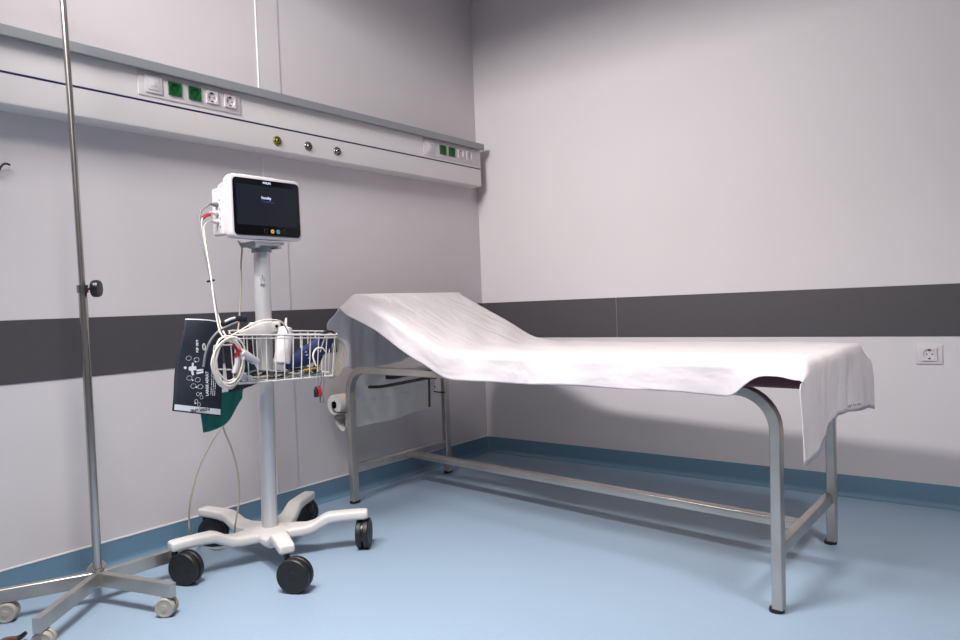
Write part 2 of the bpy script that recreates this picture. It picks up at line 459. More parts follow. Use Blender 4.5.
bm = bmesh.new(); tube(bm, [p1+Vector((0, 0, -.012)), p1+Vector((0, 0, .012))], .0165, 20); link('collar', bm, M_chrome, iv, smooth=40)
kd = Vector((.70, .71, 0)).normalized()
bm = bmesh.new()
lathe(bm, [(0, .012), (.004, .012), (.004, .028), (.018, .028), (.0255, .031), (.0275, .035), (.0275, .047), (.025, .052), (.012, .053), (0, .053)], 28, axis_m(p1, kd), 0)
link('knob', bm, M_blackp, iv, smooth=35)
for s in (-1, 1):
    bm = bmesh.new()
    tube(bm, smooth_path([top, top+Vector((s*.03, s*.03, .01)), top+Vector((s*.07, s*.07, -.02)), top+Vector((s*.10, s*.10, .0)), top+Vector((s*.11, s*.11, .03))]), .004, 8)
    link('bag_hook', bm, M_steel2, iv, smooth=40)

# ------------------------------------------------------------------ monitor cart
cc = Vector((.419, -1.857, 0))
cart = thing('monitor_cart', 'white five-arm rolling cart with a silver column and wire basket', 'cart', cc)
bm = bmesh.new()
lathe(bm, [(0, .074), (.070, .074), (.082, .082), (.082, .098), (.070, .108), (.045, .114), (0, .114)], 40, T(cc.x, cc.y, 0))
angs = [-98, -26, 46, 118, 190]
for a in angs:
    d = Vector((math.cos(R(a)), math.sin(R(a)), 0)); s = Vector((-d.y, d.x, 0))
    rings = []
    for r, z, w, h in ((.02, .092, .11, .034), (.08, .092, .100, .034), (.13, .093, .080, .034), (.160, .099, .068, .038), (.195, .118, .062, .042), (.215, .127, .060, .038), (.25, .130, .058, .034), (.30, .131, .056, .034), (.345, .131, .054, .034), (.356, .131, .050, .032), (.361, .131, .044, .026)):
        base = cc+d*r+Vector((0, 0, z))
        pr = rrect(w, h, min(w, h)*.28, 3)
        rings.append([bm.verts.new(base+s*u+Vector((0, 0, v))) for u, v in pr])
    k = len(rings[0])
    for A, B in zip(rings, rings[1:]):
        for j in range(k): bm.faces.new((A[j], A[(j+1) % k], B[(j+1) % k], B[j]))
    bm.faces.new(rings[0][::-1]); bm.faces.new(rings[-1])
base = link('star_base', bm, M_cart, cart, smooth=180)
rm = base.modifiers.new('r', 'REMESH'); rm.mode = 'VOXEL'; rm.voxel_size = .0045; rm.use_smooth_shade = True
sm = base.modifiers.new('s', 'SMOOTH'); sm.iterations = 3; sm.factor = .5
wc = [(.400, -2.176), (.774, -2.012), (.650, -1.604), (.215, -1.545), (.116, -1.906)]
ax = [(.40, -.92), (.45, -.89), (.80, .60), (.35, -.93), (.55, -.83)]
for a, c, x in zip(angs, wc, ax):
    t = cc+Vector((math.cos(R(a)), math.sin(R(a)), 0))*.345
    twin_caster(cart, (t.x, t.y, .125), c, .0555, .052, x, M_black, M_blackp)
ctop = Vector((.446, -1.856, 1.135))
cb = Vector((cc.x, cc.y, .105))
bm = bmesh.new(); tube(bm, [cb, ctop], .0288, 32)
col = link('column', bm, M_cartcol, cart, smooth=40)
bm = bmesh.new()
def col_at(z): return cb+(ctop-cb)*((z-cb.z)/(ctop.z-cb.z))
tube(bm, [col_at(1.093), col_at(1.101)], .0294, 32); link('warning_label', bm, M_plast2, col, smooth=40)
# faint print on the column: a small figure with two lines of text
vd = Vector((.83, -.56, 0)).normalized()
cm = axis_m(col_at(1.02)+vd*.0293, vd)
bm = bmesh.new()
for u, v, w, h in ((0, .012, .003, .016), (-.005, .0, .002, .014), (.005, .004, .002, .012), (0, -.012, .014, .0012), (0, -.016, .018, .0012), (0, -.020, .012, .0012)):
    box(bm, (u-w/2, v-h/2, -.0012), (u+w/2, v+h/2, .0006), 0, mtx=cm)
link('column_print', bm, M_cgrey, col)
# tilt head under the monitor
bm = bmesh.new()
tube(bm, [ctop-Vector((0, 0, .012)), ctop+Vector((0, 0, .014))], .036, 28)
box(bm, (ctop.x-.05, ctop.y-.056, 1.143), (ctop.x+.050, ctop.y+.050, 1.152), .003)
box(bm, (ctop.x-.05, ctop.y-.060, 1.150), (ctop.x+.050, ctop.y+.065, 1.1595), .003)
box(bm, (ctop.x+.0, ctop.y-.055, 1.135), (ctop.x+.050, ctop.y-.040, 1.145), .002)
box(bm, (ctop.x+.0, ctop.y+.035, 1.135), (ctop.x+.050, ctop.y+.050, 1.145), .002)
link('mount_plate', bm, M_alu, cart, smooth=40)
# column clamp carrying the basket
cl = col_at(.848)
bm = bmesh.new()
box(bm, (cl.x-.042, cl.y-.040, .826), (cl.x+.052, cl.y+.040, .870), .008, 3)
wing = [(-.040, -.022), (.03, -.022), (.03, .022), (-.01, .018), (-.115, -.012), (-.115, -.022)]
prism(bm, [(y, z) for y, z in wing], -.006, .006, Matrix.Translation((cl.x+.046, cl.y-.03, .848)) @ Matrix(((0, 0, 1, 0), (1, 0, 0, 0), (0, 1, 0, 0), (0, 0, 0, 1))), bev=.002)
link('basket_clamp', bm, M_cart, cart, smooth=40)
bm = bmesh.new(); lathe(bm, [(0, 0), (.006, 0), (.006, .003), (0, .003)], 14, axis_m((cl.x+.0515, cl.y+.018, .852), (1, 0, 0))); link('clamp_screw', bm, M_blackp, cart)

# wire basket (slightly sagging towards the bed)
BF = .585; BB = .455
def bk(u, v, w):
    """u 0..1 along the length (left->right), v 0 front..1 back, w 0 bottom..1 rim"""
    yl = -2.085+.075*v; yr = -1.625+.045*v
    ins = .012*(1-w)
    y = yl+ins+(yr-yl-2*ins)*u; x = (BF-ins)+(BB-BF+ins)*v
    ztop = .834-.026*u+.012*v; zbot = .670-.016*u+.008*v
    return Vector((x, y, zbot+(ztop-zbot)*w))
def loop_pts(w, k=5):
    pts = []
    rad = .06
    cs = [((0, 0), (1, 0)), ((1, 0), (1, 1)), ((1, 1), (0, 1)), ((0, 1), (0, 0))]
    for (a, b) in cs:
        pa, pb = bk(a[0], a[1], w), bk(b[0], b[1], w)
        L = (pb-pa).length; r = .028
        for t in (r/L, .33, .66, 1-r/L): pts.append(pa+(pb-pa)*t)
    return pts
bm = bmesh.new()
tube(bm, smooth_path(loop_pts(1), 6, True), .0032, 8, closed=True)
tube(bm, smooth_path(loop_pts(.93), 6, True), .0022, 6, closed=True)
tube(bm, smooth_path(loop_pts(0), 6, True), .0030, 8, closed=True)
NB = 12
for i in range(NB):
    u = .05+.90*i/(NB-1)
    tube(bm, smooth_path([bk(u, 0, 1), bk(u, 0, .5), bk(u, 0, .03), bk(u, .04, -.01), bk(u, .5, -.01), bk(u, .96, -.01), bk(u, 1, .03), bk(u, 1, .5), bk(u, 1, 1)], 3), .0021, 6)
for v in (.25, .5, .75):
    for uu in (0, 1):
        tube(bm, [bk(uu, v, 1), bk(uu, v, .0)], .0021, 6)
    tube(bm, [bk(0, v, -.01), bk(1, v, -.01)], .0021, 6)
bk_o = link('wire_basket', bm, M_wire, cart, smooth=40)
# rectangular wire holder on the left end of the basket
bm = bmesh.new()
hx = .575
q = [PX(235, 345, hx), PX(214, 345, hx), PX(213, 369, hx), PX(236, 370, hx)]
def rnd(pts, r=.01):
    out = []
    for i, p in enumerate(pts):
        a = pts[i-1]; b = pts[(i+1) % len(pts)]
        for t in (0, .5, 1):
            p0 = p+(a-p).normalized()*r*(1-t); p1_ = p+(b-p).normalized()*r*t
            out.append(p0.lerp(p1_, t) if t == .5 else (p0 if t == 0 else p1_))
    return out
tube(bm, rnd(q, .008), .0026, 8, closed=True)
link('cable_holder', bm, M_wire, bk_o, smooth=40)

# ------------------------------------------------------------------ patient monitor
mo_c = Vector((.50, -1.861, 1.277))
mon = thing('patient_monitor', 'white patient monitor with a dark screen on top of the cart column', 'monitor', (.45, -1.861, 1.161))
W, H = .296, .224
AX = Matrix(((0, 0, 1, 0), (1, 0, 0, 0), (0, 1, 0, 0), (0, 0, 0, 1)))     # local (y,z,x) -> world
bm = bmesh.new()
def ring(bm, w, h, r, x, dy=0, dz=0, seg=5):
    return [bm.verts.new((x, mo_c.y+dy+u, mo_c.z+dz+v)) for u, v in rrect(w, h, r, seg)]
rs = [ring(bm, W-.012, H-.012, .018, .5005), ring(bm, W-.003, H-.003, .020, .4985), ring(bm, W, H, .021, .494), ring(bm, W, H, .021, .470), ring(bm, W-.006, H-.006, .021, .455),
      ring(bm, W-.030, H-.024, .02, .438), ring(bm, W-.034, H-.040, .02, .395), ring(bm, W-.06, H-.06, .02, .380)]
k = len(rs[0])
for A, B in zip(rs, rs[1:]):
    for j in range(k): bm.faces.new((A[j], A[(j+1) % k], B[(j+1) % k], B[j]))
bm.faces.new(rs[0]); bm.faces.new(rs[-1][::-1])
box(bm, (.395, mo_c.y-.10, 1.375), (.485, mo_c.y+.06, 1.3935), .006, 3)       # carrying handle ridge
link('housing', bm, M_plast, mon, smooth=50)
# side connector block
bm = bmesh.new(); box(bm, (.392, mo_c.y-W/2-.006, 1.178), (.462, mo_c.y-W/2+.02, 1.345), .008, 3)
for z in (1.300, 1.268, 1.236, 1.208):
    box(bm, (.440, mo_c.y-W/2-.0065, z-.003), (.447, mo_c.y-W/2-.004, z+.003), 0, mi=1)
link('connector_block', bm, [M_plast, M_cgrey], mon, smooth=40)
bm = bmesh.new(); prism(bm, rrect(.276, .200, .014, 5), 0, .0035, Matrix.Translation((.4995, mo_c.y+.0005, mo_c.z)) @ AX, bev=.001)
gl = link('front_glass', bm, M_glass, mon, smooth=40)
bm = bmesh.new(); prism(bm, rrect(.252, .142, .001, 1), 0, .0004, Matrix.Translation((.5031, mo_c.y, mo_c.z+.008)) @ AX)
sc = link('display', bm, M_disp, gl)
def fm(y, z, x=.5040): return Matrix.Translation((x, mo_c.y+y, mo_c.z+z)) @ AX
text_mesh('brand_text', 'PHILIPS', .0105, fm(0, .0895, .5033), M_text, gl, bold=.0003)
text_mesh('standby_text', 'Standby', .0130, fm(-.005, .036, .5037), M_text, gl, bold=.0002)
bm = bmesh.new(); box(bm, (.5035, mo_c.y-.028, mo_c.z+.0245), (.5039, mo_c.y+.020, mo_c.z+.0255)); box(bm, (.5035, mo_c.y-.016, mo_c.z+.0205), (.5039, mo_c.y+.030, mo_c.z+.0215)); link('screen_line', bm, M_glow, gl)
for y, m_ in ((-.012, M_dimb), (.016, M_amber), (.040, M_blueb), (.066, M_dimb)):
    bm = bmesh.new()
    if m_ is M_dimb: tube(bm, [Vector((.5036, mo_c.y+y+u, mo_c.z-.082+v)) for u, v in rrect(.013, .013, .003, 3)], .0005, 5, closed=True)
    else:
        lathe(bm, [(0, 0), (.0075, 0), (.0072, .0007), (0, .0007)], 22, Matrix.Translation((.5030, mo_c.y+y, mo_c.z-.082)) @ AX)
    b_ = link('touch_button', bm, m_, gl, smooth=40)
    if m_ is M_amber: b_['label'] = 'lit amber button'
    if m_ is M_blueb: b_['label'] = 'lit pale blue button'
bm = bmesh.new()
for y in (.0145, .0175): box(bm, (.5037, mo_c.y+y-.0008, mo_c.z-.085), (.504, mo_c.y+y+.0008, mo_c.z-.079))
box(bm, (.5037, mo_c.y+.036, mo_c.z-.0840), (.504, mo_c.y+.044, mo_c.z-.0800))
link('button_icon', bm, M_dprint, gl)
# plugs on the left side
ys = mo_c.y-W/2-.006
plugs = [(1.286, M_cgrey, 'grey'), (1.256, M_plast2, 'white'), (1.226, M_plast, 'white')]
for z, m_, nm in plugs:
    bm = bmesh.new()
    tube(bm, [(.43, ys+.004, z), (.43, ys-.012, z)], .0085, 14); tube(bm, [(.43, ys-.010, z), (.43, ys-.030, z+.001)], lambda t: .0070-.003*t, 14)
    link('plug', bm, m_, mon, smooth=40)

# ------------------------------------------------------------------ cables
def cable(name, label, pts, r, m, cat='cable', k=8, loc=None):
    bm = bmesh.new(); tube(bm, smooth_path(pts, k), r, 8)
    return tag(link(name, bm, m, smooth=60, loc=loc or pts[0]), label, cat)
P = PX
cable('grey_monitor_cable', 'grey cable hanging from the top plug on the monitor side', [(.43, ys-.028, 1.287), P(207, 206, .44), P(201, 212, .45), P(200, 225, .46), P(203, 245, .48), P(208, 268, .50), P(213, 290, .52), P(217, 312, .545), P(221, 331, .57), P(226, 336, .59)], .0032, M_cgrey)
w1 = cable('white_monitor_cable', 'white cable with a red sleeve hanging from the middle monitor plug', [(.43, ys-.028, 1.257), P(207, 216, .44), P(202, 219, .455), P(202, 232, .465), P(206, 255, .485), P(211, 280, .51), P(214, 300, .53), P(220, 322, .56), P(224, 333, .592), P(232, 343, .602), P(240, 352, .604)], .0030, M_cwhite)
bm = bmesh.new(); tube(bm, smooth_path([P(210, 214.5, .436), P(206, 215.6, .441), P(202.3, 218.5, .453)]), .0062, 10); o = link('red_sleeve', bm, M_red, w1, smooth=60); o['label'] = 'red rubber sleeve'
cable('thin_white_cable', 'thin white cable hanging from the lowest monitor plug', [(.43, ys-.028, 1.227), P(208, 222, .44), P(204, 226, .455), P(205, 240, .475), P(209, 265, .505), P(212, 285, .53), P(215, 308, .55), P(218, 325, .57), P(221, 334, .600), P(226, 338, .604), P(236, 333, .604), P(250, 325, .602), P(262, 320.5, .60), P(275, 320, .60), P(283, 323, .595), P(288, 332, .55)], .0026, M_cwhite)
bm = bmesh.new(); c_ = P(211, 281, .512); tube(bm, [c_+Vector((0, -.014, -.002)), c_+Vector((0, .012, .003))], .0036, 8)
tag(link('cable_tie', bm, M_black, smooth=40, loc=c_), 'black tie holding the monitor cables together', 'cable tie')
cable('power_cable', 'beige power cable hanging straight down beside the silver column', [Vector((.405, -1.925, 1.165)), P(242, 247, .40), P(241, 265, .385), P(241, 285, .385), P(240, 305, .385), P(239, 322, .385), P(237, 340, .39), P(236, 365, .39), P(236, 385, .39)], .0032, M_cbeige)
cable('looped_power_cable', 'beige power cable looping down below the basket to the cart base', [P(236, 385, .39), P(235, 405, .37), P(230, 418, .36), P(220, 429, .35), P(209, 447, .33), P(198, 470, .32), P(191, 497, .32), P(189, 520, .30), P(191, 534, .28), PZ(200, 545, .006), PZ(216, 549, .006), PZ(232, 545, .006), P(234, 535, .30), P(236, 520, .34), P(239, 500, .34), P(238, 475, .34), P(232, 450, .34), P(224, 430, .345), P(222, 416, .36), P(226, 400, .375)], .0033, M_cbeige)
# coiled ECG lead on the left end of the basket
bm = bmesh.new()
cx_ = PX(229.5, 362, .622)
pts = []
for k in range(0, 12*6):
    a = 2*PI*k/12; t = k/72
    ry = .052+.012*math.sin(k*.33)+.004*math.sin(k*1.7); rz = .073+.008*math.cos(k*.29)
    pts.append(cx_+Vector((-.014*t+.010*math.sin(k*.5), ry*math.cos(a)+.006*math.sin(k*.21), rz*math.sin(a)+.004*math.cos(k*.4))))
tube(bm, smooth_path(pts, 3), .0033, 7)
coil = tag(link('coiled_white_lead', bm, M_cwhite, smooth=60, loc=cx_), 'white sensor lead coiled around the left end of the wire basket', 'cable')
bm = bmesh.new()
tube(bm, smooth_path([P(219, 375, .60), P(223, 384, .604), P(230, 388.5, .604), P(236, 384, .602), P(238, 374, .60)]), .0033, 8)
link('hanging_loop', bm, M_cwhite, coil, smooth=60)
for pts in ([P(234, 344, .618), P(237, 348, .618), P(239.5, 352, .618)], [P(236.5, 352.5, .616), P(237, 356.5, .616)]):
    bm = bmesh.new(); tube(bm, smooth_path(pts), .0075, 10); o = link('red_band', bm, M_red, coil, smooth=60); o['label'] = 'red band'
bm = bmesh.new(); tube(bm, smooth_path([P(237, 356, .614), P(236.5, 364, .614), P(234, 373, .612)]), .0075, 10); link('connector_sleeve', bm, M_plast, coil, smooth=60)
# white sensor connector
a_ = P(241, 351.5, .612); b_ = P(256, 362, .607); dd = (b_-a_).normalized()
bm = bmesh.new()
mm = axis_m(a_, dd, up=(1, 0, 0))
prism(bm, rrect(.020, .036, .006, 3), 0, (b_-a_).length, mm, bev=.0015)
sc_ = thing('sensor_connector', 'white block connector lying against the front of the wire basket', 'connector', a_)
link('connector_body', bm, M_plast, sc_, smooth=50)
bm = bmesh.new()
for u in (-.008, 0.003): box(bm, (-.0104, u, .045), (-.0098, u+.006, .054), 0, mtx=mm); box(bm, (.0098, u, .045), (.0104, u+.006, .054), 0, mtx=mm)
link('connector_mark', bm, M_cgrey, sc_)

# ------------------------------------------------------------------ basket contents
# squeeze bottle
bb = P(282, 364, .535); tp = P(286.3, 318, .520)
ht = (tp-bb).length; d_ = (tp-bb).normalized()
bt = thing('squeeze_bottle', 'white gel squeeze bottle with a pointed nozzle standing in the basket', 'bottle', bb)
mm = axis_m(bb, d_)
bm = bmesh.new(); lathe(bm, [(0, 0), (.026, 0), (.029, .004), (.0285, .05), (.027, ht*.62), (.0255, ht*.67), (.022, ht*.70), (0, ht*.70)], 32, mm); link('bottle_body', bm, M_plast, bt, smooth=35)
bm = bmesh.new(); lathe(bm, [(.0245, ht*.665), (.0245, ht*.77), (.021, ht*.79), (.010, ht*.80), (.0065, ht*.82), (.0048, ht*.9), (.0035, ht), (0, ht)], 28, mm); link('nozzle_cap', bm, M_plast, bt, smooth=35)
# rolled navy cuff
def blob_path(pts, rr, flat=.7, seg=18):
    bm = bmesh.new(); ps = smooth_path(pts, 6); fr = frames(ps); rings = []
    n = len(ps)
    for i, (p, (t, a, b)) in enumerate(zip(ps, fr)):
        tt = i/(n-1); r = rr(tt)
        rings.append([bm.verts.new(p+a*(math.cos(2*PI*k/seg)*r)+b*(math.sin(2*PI*k/seg)*r*flat)*(1+.06*math.sin(3*k+tt*9))) for k in range(seg)])
    for A, B in zip(rings, rings[1:]):
        for j in range(seg): bm.faces.new((A[j], A[(j+1) % seg], B[(j+1) % seg], B[j]))
    bm.faces.new(rings[0][::-1]); bm.faces.new(rings[-1]); return bm
bm = blob_path([P(286, 366, .545), P(295, 361, .545), P(305, 356, .545), P(315, 350, .54), P(323, 343, .54), P(328, 337, .53)], lambda t: .014+.022*min(1, t*2.6)-.006*max(0, t-.8)*5)
rc = tag(link('rolled_blue_cuff', bm, M_blue, smooth=60, loc=P(300, 360, .545)), 'navy blue rolled fabric cuff lying in the basket beside the bottle', 'cuff')
bm = bmesh.new()
for px_, py_, w in ((306, 352, .006), (307, 355, .009), (309, 358, .007)):
    p = P(px_, py_, .5775); box(bm, p-Vector((.001, w/2, .0012)), p+Vector((.001, w/2, .0012)))
link('cuff_print', bm, M_print, rc)
# tangle of grey leads on the basket floor
for i in range(9):
    rng = random.Random(40+i)
    u0 = rng.uniform(.10, .3); u1 = rng.uniform(.6, .93)
    pts = [bk(u0+(u1-u0)*t/6, rng.uniform(.15, .85), .05+.035*(i % 4)+rng.uniform(-.01, .03)) for t in range(7)]
    tag(link('grey_lead', (lambda b: (tube(b, smooth_path(pts, 6), .0034, 7), b)[1])(bmesh.new()), (M_cgrey, M_black, M_cbeige)[i % 3], smooth=60, loc=pts[0]), ('grey lead tangled on the basket floor', 'black lead tangled on the basket floor', 'beige lead tangled on the basket floor')[i % 3], 'cable', ('grey leads on the basket floor', 'black leads on the basket floor', 'beige leads on the basket floor')[i % 3])
for i, (px_, py_) in enumerate(((243, 380), (249, 383))):
    bm = bmesh.new(); p = P(px_, py_-3, .56)
    lathe(bm, [(0, -.01), (.012, -.01), (.014, 0), (.012, .012), (.006, .016), (0, .016)], 18, T(*p)); 
    tag(link('clear_plug', bm, M_plast2, smooth=50, loc=p), ('pale round plug in the left corner of the basket', 'pale round plug second from the basket left corner')[i], 'plug')
bm = bmesh.new(); tube(bm, smooth_path([P(304, 370, .565), P(310, 369, .566), P(317, 368, .565)]), .0035, 8)
tag(link('yellow_tube', bm, M_yellow, smooth=60, loc=P(310, 369, .565)), 'short yellow tube under the navy cuff in the basket', 'tube')
bm = blob_path([P(314, 372, .55), P(318, 362, .55), P(321, 355, .55)], lambda t: .012-.003*t); tag(link('black_connector', bm, M_blackp, smooth=60, loc=P(318, 362, .55)), 'black connector at the right end of the basket', 'connector')
cable('curved_white_lead', 'white lead curving over the right end of the navy cuff', [P(316, 366, .60), P(313, 356, .600), P(316, 349, .600), P(322, 348, .600), P(326, 352, .600)], .0032, M_cwhite)
# loops of cables hung over the right end
bm = bmesh.new()
for i in range(7):
    o_ = i*2.3
    pts = [P(322-i*.3, 346+i, .585), P(326, 335+i*.7, .575), P(333+o_*.5, 334.5+i*.8, .56), P(337+o_*.6, 343+i, .555), P(338+o_*.5, 357+i, .555), P(334+o_*.3, 371+i*.8, .56), P(330+i*.6, 378, .57)]
    tube(bm, smooth_path(pts, 6), .0018, 7)
tag(link('beige_lead_bundle', bm, M_cbeige, smooth=60, loc=P(335, 350, .57)), 'bundle of beige leads looped over the right end of the basket', 'cable')
cable('black_lead', 'thick black lead arching over the right basket rim', [P(318, 345, .56), P(322, 335, .56), P(329, 331.5, .56), P(335, 334, .555), P(338, 342, .55)], .0045, M_black)
# clips hanging below
for (xa, ya, xb, yb, m_, lab) in ((317.5, 376, 316.3, 394, M_black, 'black electrode clip hanging under the right end of the basket'), (321, 376, 319.6, 393, M_red, 'red electrode clip hanging under the right end of the basket'), (323.5, 376, 322, 400, M_cgrey, 'grey electrode clip hanging lowest under the basket')):
    t_ = thing('electrode_clip', lab, 'clip', P(xb, yb, .58))
    bm = bmesh.new(); tube(bm, smooth_path([P(xa, ya-4, .585), P(xa+.2, (ya+yb)/2-4, .585), P(xb, yb-6, .582)]), .0022, 7); link('clip_lead', bm, M_cgrey, t_, smooth=60)
    bm = bmesh.new(); mm = axis_m(P(xb, yb+3, .582), (0, 0, 1)); prism(bm, rrect(.014, .013, .003, 3), 0, .030, mm, bev=.003); prism(bm, rrect(.008, .007, .002, 3), .028, .038, mm); link('clip_body', bm, m_, t_, smooth=50)

# ------------------------------------------------------------------ large blood pressure cuff
XC = .548
cuff = thing('blood_pressure_cuff', 'dark navy large adult blood pressure cuff draped over the left basket end', 'cuff', P(200, 365, XC))
def patch(corners, nx, nz, fn, m, name, parent, thick=.006):
    """corners TL,TR,BR,BL ; bilinear patch with offset fn(u,v)"""
    TL, TR, BR, BL = corners; bm = bmesh.new(); g = []
    for j in range(nz+1):
        v = j/nz; row = []
        for i in range(nx+1):
            u = i/nx; p = (TL*(1-u)+TR*u)*(1-v)+(BL*(1-u)+BR*u)*v
            row.append(bm.verts.new(p+fn(u, v)))
        g.append(row)
    for j in range(nz):
        for i in range(nx): bm.faces.new((g[j][i], g[j][i+1], g[j+1][i+1], g[j+1][i]))
    o = link(name, bm, m, parent, smooth=60)
    s = o.modifiers.new('t', 'SOLIDIFY'); s.thickness = thick; s.offset = -1
    return o
CU = (P(187, 318.5, XC), P(224, 322, XC), P(221.5, 416.5, XC), P(172.5, 411, XC))
def cfn(u, v): return Vector((.010*math.sin(PI*u)-.012*(1-v)**3 + .003*math.sin(9*v+3*u), -.010*math.sin(PI*v)*(1-u) , .003*math.sin(PI*u)*(v < .1)))
patch(CU, 16, 24, cfn, M_cuff, 'cuff_fabric', cuff)
TL, TR, BR, BL = CU
def cp(u, v, off=.0012): return (TL*(1-u)+TR*u)*(1-v)+(BL*(1-u)+BR*u)*v+cfn(u, v)+Vector((off, 0, 0))
def strip(u0, u1, v0, v1, m, name, off=.0012, nx=8):
    bm = bmesh.new(); g = [[bm.verts.new(cp(u0+(u1-u0)*i/nx, v0+(v1-v0)*j/3, off)) for i in range(nx+1)] for j in range(4)]
    for j in range(3):
        for i in range(nx): bm.faces.new((g[j][i], g[j][i+1], g[j+1][i+1], g[j+1][i]))
    return link(name, bm, m, cuff, smooth=60)
strip(.02, .98, .925, .985, M_print, 'index_strip')
strip(.0, .98, .0, .012, M_print, 'edge_binding')
def cmx(u, v, ang, off=.0022):
    m = Matrix.Translation(cp(u, v, off)) @ AX @ Matrix.Rotation(R(ang), 4, 'Z'); return m
text_mesh('index_text', 'INDEX LINE', .0125, cmx(.52, .955, 177), M_dprint, cuff, bold=.0003)
text_mesh('size_text', 'LARGE ADULT', .0122, cmx(.62, .67, 88), M_print, cuff, bold=.0004)
text_mesh('reference_text', 'REF 1869', .0105, cmx(.36, .285, 88), M_print, cuff, bold=.0004)
# printed diagrams
bm = bmesh.new()
def dot(u, v, w, h, ang=0, r=.3):
    prism(bm, rrect(w, h, min(w, h)*r, 3), 0, .0006, cmx(u, v, ang, .0018))
dot(.17, .525, .009, .009, 0, .49); dot(.31, .525, .026, .013, 0); dot(.46, .535, .024, .006, 0); dot(.46, .562, .024, .006, 5); dot(.31, .565, .007, .02, 10); dot(.31, .488, .006, .014, -10)
for q_ in range(3):
    for k_ in range(16): dot(.72+.045*q_, .52+.0175*k_, .0022, .0045 if (k_*7+q_*3) % 5 else .0015, 0)
link('figure_print', bm, M_print, cuff)
bm = bmesh.new()
def oval(u, v, w, h, r=.0007):
    m_ = cmx(u, v, 0, .0016); tube(bm, [m_ @ Vector((w/2*math.cos(2*PI*k/20), h/2*math.sin(2*PI*k/20), 0)) for k in range(20)], r, 5, closed=True)
oval(.52, .285, .011, .022, .0009); oval(.52, .285, .006, .016)
for u, v in ((.22, .42), (.38, .43), (.26, .63), (.42, .64), (.34, .71), (.48, .71), (.44, .79), (.52, .82), (.42, .87), (.48, .90)):
    oval(u, v, .018 if v < .75 else .010, .014 if v < .75 else .012, .0005)
for u, v in ((.36, .45), (.32, .65), (.40, .72), (.50, .78), (.40, .89)): dot(u, v, .005, .005, 0, .45)
link('diagram_print', bm, M_print, cuff)
# folded back layer and strap
patch((P(222, 330, .52), P(238, 333, .50), P(262, 381, .47), P(230, 392, .55)), 10, 12, lambda u, v: Vector((.006*math.sin(8*u), 0, -.006*math.sin(PI*u)*v)), M_cuff, 'folded_flap', cuff)
patch((P(238, 333, .44), P(252, 334, .44), P(252, 386, .46), P(230, 390, .48)), 6, 8, lambda u, v: Vector((.004*math.sin(8*u+v), 0, 0)), M_cuff, 'inner_flap', cuff)
bm = blob_path([P(222, 325, .58), P(229, 321.5, .575), P(237, 319, .57), P(246, 319, .56)], lambda t: .012-.003*abs(t-.4), .5)
link('strap', bm, M_cuff, cuff, smooth=60)
bm = blob_path([P(225, 321.5, .592), P(230, 319.3, .590), P(235, 317.8, .588)], lambda t: .004, .6); link('strap_tag', bm, M_print, cuff, smooth=60)
bm = bmesh.new(); tube(bm, smooth_path([P(203.5, 367, .566), P(206, 352, .572), P(211, 340, .578), P(219, 331, .585), P(228, 326, .588), P(238, 322, .585)]), .0040, 8); link('air_hose', bm, M_cgrey, cuff, smooth=60)
# teal cloth behind
tl = patch((P(198, 398, .50), P(244, 388, .46), P(243, 398, .46), P(203, 432.5, .50)), 14, 14, lambda u, v: Vector((.006*math.sin(10*u+2*v), .0, -.034*v*math.sin(PI*u)*1.0)), M_teal, 'teal_cloth', None, .003)
rebase(tl, P(220, 405, .5))
tag(tl, 'teal green cloth hanging below the dark navy cuff', 'cloth')

# ------------------------------------------------------------------ examination table
O = Vector((.154, -1.213, 0)); SH = -.0632
def Bd(a, b, z): return Vector((O.x+a, O.y+SH*a+b, z))
def shear(bm):
    for v in bm.verts: v.co = Bd(v.co.x, v.co.y, v.co.z)
LA = 1.915; WB = .663
tb = thing('examination_table', 'steel framed examination table with a raised headrest under a white sheet', 'examination table', Bd(LA/2, WB/2, 0))
FT = .6255
def bent(b):
    LA = 1.929
    pts = [(0, b, .012), (0, b, FT-.115)]
    for k in range(1, 9):
        a = R(180-90*k/9); pts.append((.110+.110*math.cos(a), b, FT-.110+.110*math.sin(a)))
    pts += [(.110, b, FT), (LA-.110, b, FT)]
    for k in range(1, 9):
        a = R(90-90*k/9); pts.append((LA-.110+.110*math.cos(a), b, FT-.110+.110*math.sin(a)))
    pts += [(LA, b, FT-.115), (LA-.008, b, .012)]
    return pts
for b in (0, WB):
    bm = bmesh.new(); section(bm, bent(b), rrect(.030, .038, .0025, 1), (0, 1, 0)); shear(bm)
    link('side_frame', bm, M_steel, tb, smooth=30)
for a in (0, LA):
    bm = bmesh.new(); box(bm, (a-.0125, .019, .145), (a+.0125, WB-.019, .183), .003); shear(bm)
    link('cross_bar', bm, M_steel, tb, smooth=50)
bm = bmesh.new(); box(bm, (.012, WB/2-.019, .150), (LA-.012, WB/2+.019, .178), .002)
for v in bm.verts: v.co.y += .032-.06*v.co.x/LA
shear(bm)
link('stretcher', bm, M_steel, tb, smooth=50)
for a in (.6, 1.2, 1.8):
    bm = bmesh.new(); box(bm, (a-.0125, .019, .613), (a+.0125, WB-.019, .637), .003); shear(bm); link('slat_bar', bm, M_dark, tb, smooth=50)
for a in (0, LA):
    for b in (0, WB):
        bm = bmesh.new()
        if a: lathe(bm, [(0, 0), (.0205, 0), (.0215, .004), (.020, .010), (.012, .013), (0, .013)], 24)
        else: box(bm, (-.015, -.021, 0), (.015, .021, .014), .003)
        bmesh.ops.translate(bm, verts=bm.verts, vec=Bd(a, b, 0)); link('foot_pad', bm, M_black, tb, smooth=50)
